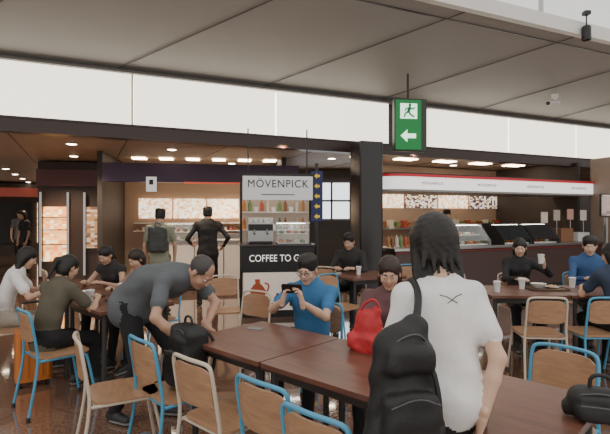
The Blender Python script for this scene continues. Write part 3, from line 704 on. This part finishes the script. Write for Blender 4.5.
for x in (-.35,-.15): mb.tube([(x,.16,1.33),(x,.12,1.27)],.02,STEEL,8); mb.tube([(x,.12,1.27),(x,.02,1.26)],.012,BLACK,8)
for i in range(5): mb.lathe([(.03,0),(.038,.07),(.034,.07)],(-.40+.08*i,.35,1.44),PAPER,12)
mb.obj('espresso_machine',parent=K,bevel=.006)
mb=MB(); mb.box((.25,.25,1.11+.16),(.5,.4,.32),GLASS); mb.box((.25,.25,1.435),(.52,.42,.015),STEEL); mb.box((.25,.25,1.115),(.48,.38,.01),WHITE); mb.box((.25,.38,1.42),(.46,.03,.01),mat('case_fill_strip',(1,.92,.8),.5,em=14)); mb.box((.25,.25,1.26),(.46,.3,.008),WHITE)
for i in range(12): mb.lathe([(.03,0),(.045,.02),(.03,.045),(0,.05)],(.08+.11*(i%4),.17+.12*((i//4)%2),1.12+.145*(i//8)),BL[i%5],12)
mb.obj('pastry_case',parent=K)
mb=MB(); mb.box((0.03,.5,2.135),(1.0,.1,.012),mat('kiosk_strip_light',(1,.85,.65),.5,em=10)); mb.obj('strip_light',parent=K)
Wf=empty('wayfinding_sign',(.19,7.9,0),5); mb=MB(); mb.tube([(0,0,0),(0,0,2.4)],.03,DARK,10); mb.lathe([(.16,0),(.16,.02),(.03,.04)],(0,0,0),DARK,20); mb.box((0,-.04,1.86),(.19,.03,.82),mat('sign_navy',(.01,.02,.12),.4)); mb.obj('post',parent=Wf)
mb=MB(); YE=mat('sign_yellow',(.8,.55,.02),.4,em=.25)
for i in range(5):
    z=2.19-.165*i; mb.prism([(-.045,0),(0,.045),(0,.02),(.045,.02),(.045,-.02),(0,-.02),(0,-.045)],0,.006,YE,R=rx(90),c=(.0,-.058,z))
mb.obj('arrow_plates',parent=Wf)
# ================================================================== LEFT SHOPS
Sh=empty('snack_shop',(-2.1,10.0,0),10)
mb=MB(); mb.box((.1,.3,.5),(2.3,.6,.96),mat('shop_counter_white',(.66,.62,.57),.4)); mb.box((.1,.3,1.0),(2.4,.7,.05),STEEL); mb.box((.1,-.01,.12),(2.3,.03,.18),DARK)
for i in range(4): mb.box((-.8+.6*i,-.012,.58),(.012,.02,.7),DARK)
mb.obj('counter',parent=Sh,bevel=.005)
mb=MB(); mb.box((-.3,.3,1.2),(1.2,.5,.34),GLASS); mb.box((-.3,.3,1.38),(1.24,.54,.02),STEEL); mb.box((-.3,.3,1.19),(1.15,.4,.012),WHITE); mb.box((-.3,.45,1.365),(1.1,.03,.01),mat('case_fill_strip',(1,.92,.8),.5,em=14))
for i in range(16): mb.lathe([(.04,0),(.05,.02),(.035,.06),(0,.065)],(-.82+.14*(i%8),.25,1.03+.17*(i//8)),BL[i%5],10)
mb.obj('display_case',parent=Sh)
mb=MB(); mb.box((0,2.6,1.43),(4.2,.1,2.86),mat('shop_back_wall',(.42,.29,.20),.6)); mb.box((-2.1,1.4,1.43),(.1,2.4,2.86),WD); mb.box((1.75,1.6,1.43),(.1,2.0,2.86),WD); mb.obj('partition_walls',parent=Sh)
mb=MB(); MN=poster('menu_lit',(1,.80,.55),(.80,.42,.22),(1,.95,.85),16,1.7)
for i in range(4): mb.box((-1.3+.85*i,2.5,1.72),(.80,.06,.50),MN)
mb.obj('menu_board',parent=Sh)
mb=MB()
for z in (1.15,1.35): mb.box((0,2.4,z),(3.6,.25,.02),WHITE)
for i in range(26): mb.box((-1.7+.135*i,2.4,1.2),(.07,.1,.08+.04*(i%3)),BL[(i*2)%5])
mb.box((.9,1.9,.55),(1.2,.5,1.1),STEEL)
mb.obj('back_shelf',parent=Sh)
mb=MB(); mb.box((0,.1,2.42),(4.0,.25,.38),mat('purple_fascia',(.05,.022,.06),.4)); mb.box((.6,-.04,2.22),(2.0,.05,.03),mat('red_strip_light',(.8,.12,.05),.5,em=.5)); mb.box((-1.05,-.05,2.18),(.20,.06,.30),mat('small_logo_sign',(.7,.7,.68),.5,em=.6)); mb.box((-1.05,-.085,2.22),(.08,.01,.10),BLACK); mb.obj('header',parent=Sh)
mb=MB()
for i in range(6): mb.box((-1.5+.6*i,1.3,2.85),(.3,.3,.02),mat('shop_panel_light',(1,.82,.60),.5,em=14))
mb.obj('panel_lights',parent=Sh)
S2=empty('bakery_shop',(-5.45,11.6,0),12)
mb=MB(); mb.box((0,.7,1.42),(1.9,1.2,2.84),mat('shop_block_dark',(.05,.03,.024),.5)); mb.box((0,.03,2.45),(1.9,.12,.4),mat('red_dark_fascia',(.10,.02,.018),.4)); mb.obj('block',parent=S2)
mb=MB(); OG=poster('orange_display',(1,.50,.18),(.9,.30,.08),(1,.8,.5),11,1.9); 
mb.box((-.55,.05,1.1),(.5,.1,1.3),OG); mb.box((.45,.05,1.25),(.6,.08,1.0),poster('dim_display',(.40,.22,.10),(.20,.09,.05),(.55,.42,.3),11,.8))
for x in (-.85,-.25,.12,.78): mb.box((x,-.02,1.1),(.05,.06,2.0),STEEL)
for z in (.85,1.2,1.5): mb.box((-.55,-.02,z),(.55,.08,.02),DARK)
mb.obj('lit_showcase',parent=S2)
CWN=mat('cool_window',(.6,.75,.8),.3,em=.9)
S3=empty('corridor_shopfront',(-12.5,18.2,0),30); mb=MB(); mb.box((0,.6,1.4),(7,1,2.8),WD)
for i in range(5): mb.box((-2.6+1.3*i,.05,1.25),(1.1,.1,1.6),[OG,MN,CWN,BLACK,MN][i])
mb.box((0,.03,2.45),(6.8,.08,.35),mat('corridor_sign',(.3,.06,.04),.4,em=.4)); mb.obj('front',parent=S3)
S4=empty('corridor_shopfront',(-4.6,24,0),0); mb=MB(); mb.box((0,.6,1.4),(9,1,2.8),WD)
for i in range(6): mb.box((-3.6+1.45*i,.05,1.35),(1.2,.1,1.7),[BLACK,MN,CWN,OG,CWN,MN][i])
mb.obj('front',parent=S4)
mb=MB(); CW=mat('bright_window',(.8,.85,.88),.3,em=2.2)
mb.box((0,0,1.95),(2.6,.06,1.0),CW)
for i in range(6): mb.box((-1.3+.52*i,-.05,1.95),(.05,.06,1.05),DARK)
mb.box((0,-.05,1.95),(2.6,.06,.05),DARK); mb.box((0,.1,1.4),(3.2,.1,2.8),WD); mb.box((0,-.05,.7),(3.2,.1,1.4),DARK); mb.obj('window_1',(1.0,13.4,0),0)
mb=MB(); mb.box((0,0,1.4),(1.3,.1,2.8),WD)
mb.obj('partition_wall',(-1.2,14.2,0),0)
# ================================================================== RIGHT SHOP
Rs=empty('food_counter_shop',(1.42,9.0,0),yawB)
mb=MB(); WS=mat('fascia_white',(.85,.84,.80),.35,em=1.1); RS_=mat('fascia_red',(.50,.02,.03),.35,em=.35)
def fascia(z0,z1,dd,m,L=5.9):
    pts=[]
    for i in range(9):
        a=math.radians(180+90*i/8); pts.append((.5+(.5+dd)*math.cos(a),.25+(.45+dd)*math.sin(a)))
    pts+=[(L,-.20-dd),(L,1.0),(-dd,1.0)]
    mb.prism(pts,z0,z1,m)
fascia(2.04,2.28,0,WS); fascia(2.28,2.33,.03,RS_); fascia(2.0,2.04,.02,mat('fascia_grey',(.35,.34,.33),.4)); fascia(2.33,2.36,-.05,DARK)
mb.obj('fascia',parent=Rs)
for i in range(4): text('MÖVENPICK',.075,(1.05+1.4*i,-.212,2.16),mat('small_letter',(.12,.07,.07),.5),Rs,name='fascia_lettering',space=1.3)
mb=MB(); mb.box((3.0,-.05,.45),(5.9,.7,.9),mat('counter_body_dark',(.07,.04,.035),.35)); mb.box((3.0,-.05,.92),(6.0,.8,.05),STEEL); mb.box((3.0,-.41,.86),(5.9,.02,.03),mat('counter_trim_dark_red',(.20,.02,.02),.4)); mb.box((3,-.05,.05),(5.95,.72,.1),BLACK)
mb.obj('counter',parent=Rs,bevel=.004)
def case(x,w,kind):
    e=empty('glass_case_%d'%int(x*10),(x,-.05,.945)); e.parent=Rs
    mb=MB(); D=DARK if kind else STEEL
    prof=[(-.36,0),(-.36,.10),(-.10,.40),(.32,.42),(.32,0)]
    for sx in (-w/2,w/2-.02):
        V=[(sx,p[0],p[1]) for p in prof]+[(sx+.02,p[0],p[1]) for p in prof]; n=5
        mb.add(V,[tuple(range(n))[::-1],tuple(range(n,2*n))]+[(i,(i+1)%n,n+(i+1)%n,n+i) for i in range(n)],D)
    mb.box((0,.11,.42),(w,.43,.02),D); mb.obj('case_frame',parent=e)
    mb=MB(); ang=math.degrees(math.atan2(.30,.26)); mb.box((0,-.23,.25),(w-.04,.397,.008),GLASS if not kind else mat('dark_glass',(.02,.025,.03),.06),rx(ang)); mb.obj('slanted_glass',parent=e)
    mb=MB(); mb.box((0,0,.02),(w-.05,.6,.02),WHITE); mb.box((0,.05,.2),(w-.05,.3,.012),WHITE); mb.box((0,0,.40),(w-.08,.04,.01),mat('case_fill_strip',(1,.92,.8),.5,em=14))  # glowing strip added inside to brighten the case
    for i in range(int(w/.11)*2):
        k=i//2; mb.lathe([(.035,0),(.05,.02),(.04,.05),(0,.06)],(-w/2+.09+.11*k,-.15 if i%2 else .05,.03 if i%2 else .206),BL[(i*2)%5],10)
    mb.obj('food',parent=e)
case(1.75,1.2,0); case(3.1,.8,1); case(3.95,.8,1)
mb=MB()
for i in range(9): 
    mb.lathe([(.03,0),(.035,.12),(.03,.16),(.012,.19),(.012,.22)],(.20+.1*i,.05,.945),BL[i%5],10)
mb.box((4.9,.0,1.1),(.4,.35,.3),mat('wood_crate',(.25,.12,.06),.5)); mb.box((5.5,.0,1.05),(.4,.3,.2),WHITE)
mb.obj('counter_jars',parent=Rs)
mb=MB(); mb.box((3.75,2.9,1.42),(4.5,.1,2.84),mat('kitchen_wall',(.42,.30,.21),.5)); mb.box((5.95,1.6,1.42),(.1,2.6,2.84),WD); mb.obj('kitchen_walls',parent=Rs)
mb=MB(); M2=poster('menu_dark_lit',(.08,.05,.05),(.8,.6,.4),(.9,.85,.78),16,1.1)
for i in range(1,5): mb.box((.95+1.10*i,2.8,1.95),(1.0,.06,.42),[M2,MN][i%2])
mb.box((3.75,2.7,1.2),(4.4,.3,.03),STEEL)
for i in range(20): mb.box((1.65+.215*i,2.7,1.22+.1),(.12,.15,.06+.2*((i*7)%5)/5),BL[i%5])
mb.obj('menu_board',parent=Rs)
mb=MB()
for i in range(5): mb.box((.6+1.15*i,1.6,2.85),(.5,.3,.02),mat('shop_panel_light',(1,.82,.60),.5,em=14))
mb.obj('panel_lights',parent=Rs)
mb=MB(); 
for x,z,c in ((4.25,1.50,(.55,.48,.38)),(4.65,1.55,(.35,.30,.25)),(5.1,1.57,(.45,.25,.2)),(5.55,1.55,(.6,.55,.5))):
    mb.box((x,-.1,z),(.20,.02,.24),mat('card_%d'%int(x*100),c,.4,em=.2,noise=.3,nscale=9)); mb.tube([(x,-.1,.94),(x,-.1,z)],.008,STEEL,6)
mb.obj('promo_cards',parent=Rs)
mb=MB(); mb.box((0,0,1.75),(.30,.05,.42),poster('magazine_cover',(.35,.25,.25),(.6,.45,.40),(.7,.6,.55),9,.2)); mb.box((0,0,1.75),(.34,.03,.46),BLACK); mb.box((0,.02,.75),(.05,.05,1.5),STEEL); mb.lathe([(.2,0),(.2,.02),(.02,.03)],(0,0.02,0),STEEL,16); mb.obj('poster_stand',(6.1,9.7,0),15)
# ================================================================== LIGHT
w=bpy.data.worlds.new('world'); bpy.context.scene.world=w; w.use_nodes=True
bgn=w.node_tree.nodes['Background']; bgn.inputs[0].default_value=(1,.965,.92,1); bgn.inputs[1].default_value=1.3
def light(kind,loc,e,size=1,col=(1,1,1),rot=(0,0,0),name='lamp',sy=None,spot=None):
    l=bpy.data.lights.new(name,kind); l.energy=e; l.color=col
    l.shadow_soft_size=size
    if spot: l.spot_size=math.radians(spot); l.spot_blend=.6
    o=bpy.data.objects.new(name,l); bpy.context.collection.objects.link(o); o.location=loc; o.rotation_euler=[math.radians(a) for a in rot]; return o
for x,y in ((-2.2,8.2),(-4.5,9),(-.4,8.6),(-7,13),(-3.5,14),(2.2,9.8),(4.5,10.9),(.9,11),(-9,17),(-1.6,11.4),(-5.5,10.6)):
    light('SPOT',(x,y,2.8),210,.08,(1,.78,.54),spot=125,name='downlight_spot')
# ================================================================== CAMERA
cd=bpy.data.cameras.new('camera'); cam=bpy.data.objects.new('camera',cd); bpy.context.collection.objects.link(cam)
cam.location=(0,0,1.55); cam.rotation_euler=(math.radians(90.0),0,0); cd.sensor_width=36; cd.lens=36*480/610; cd.shift_y=-.003; cd.clip_start=.05; cd.clip_end=200
bpy.context.scene.camera=cam
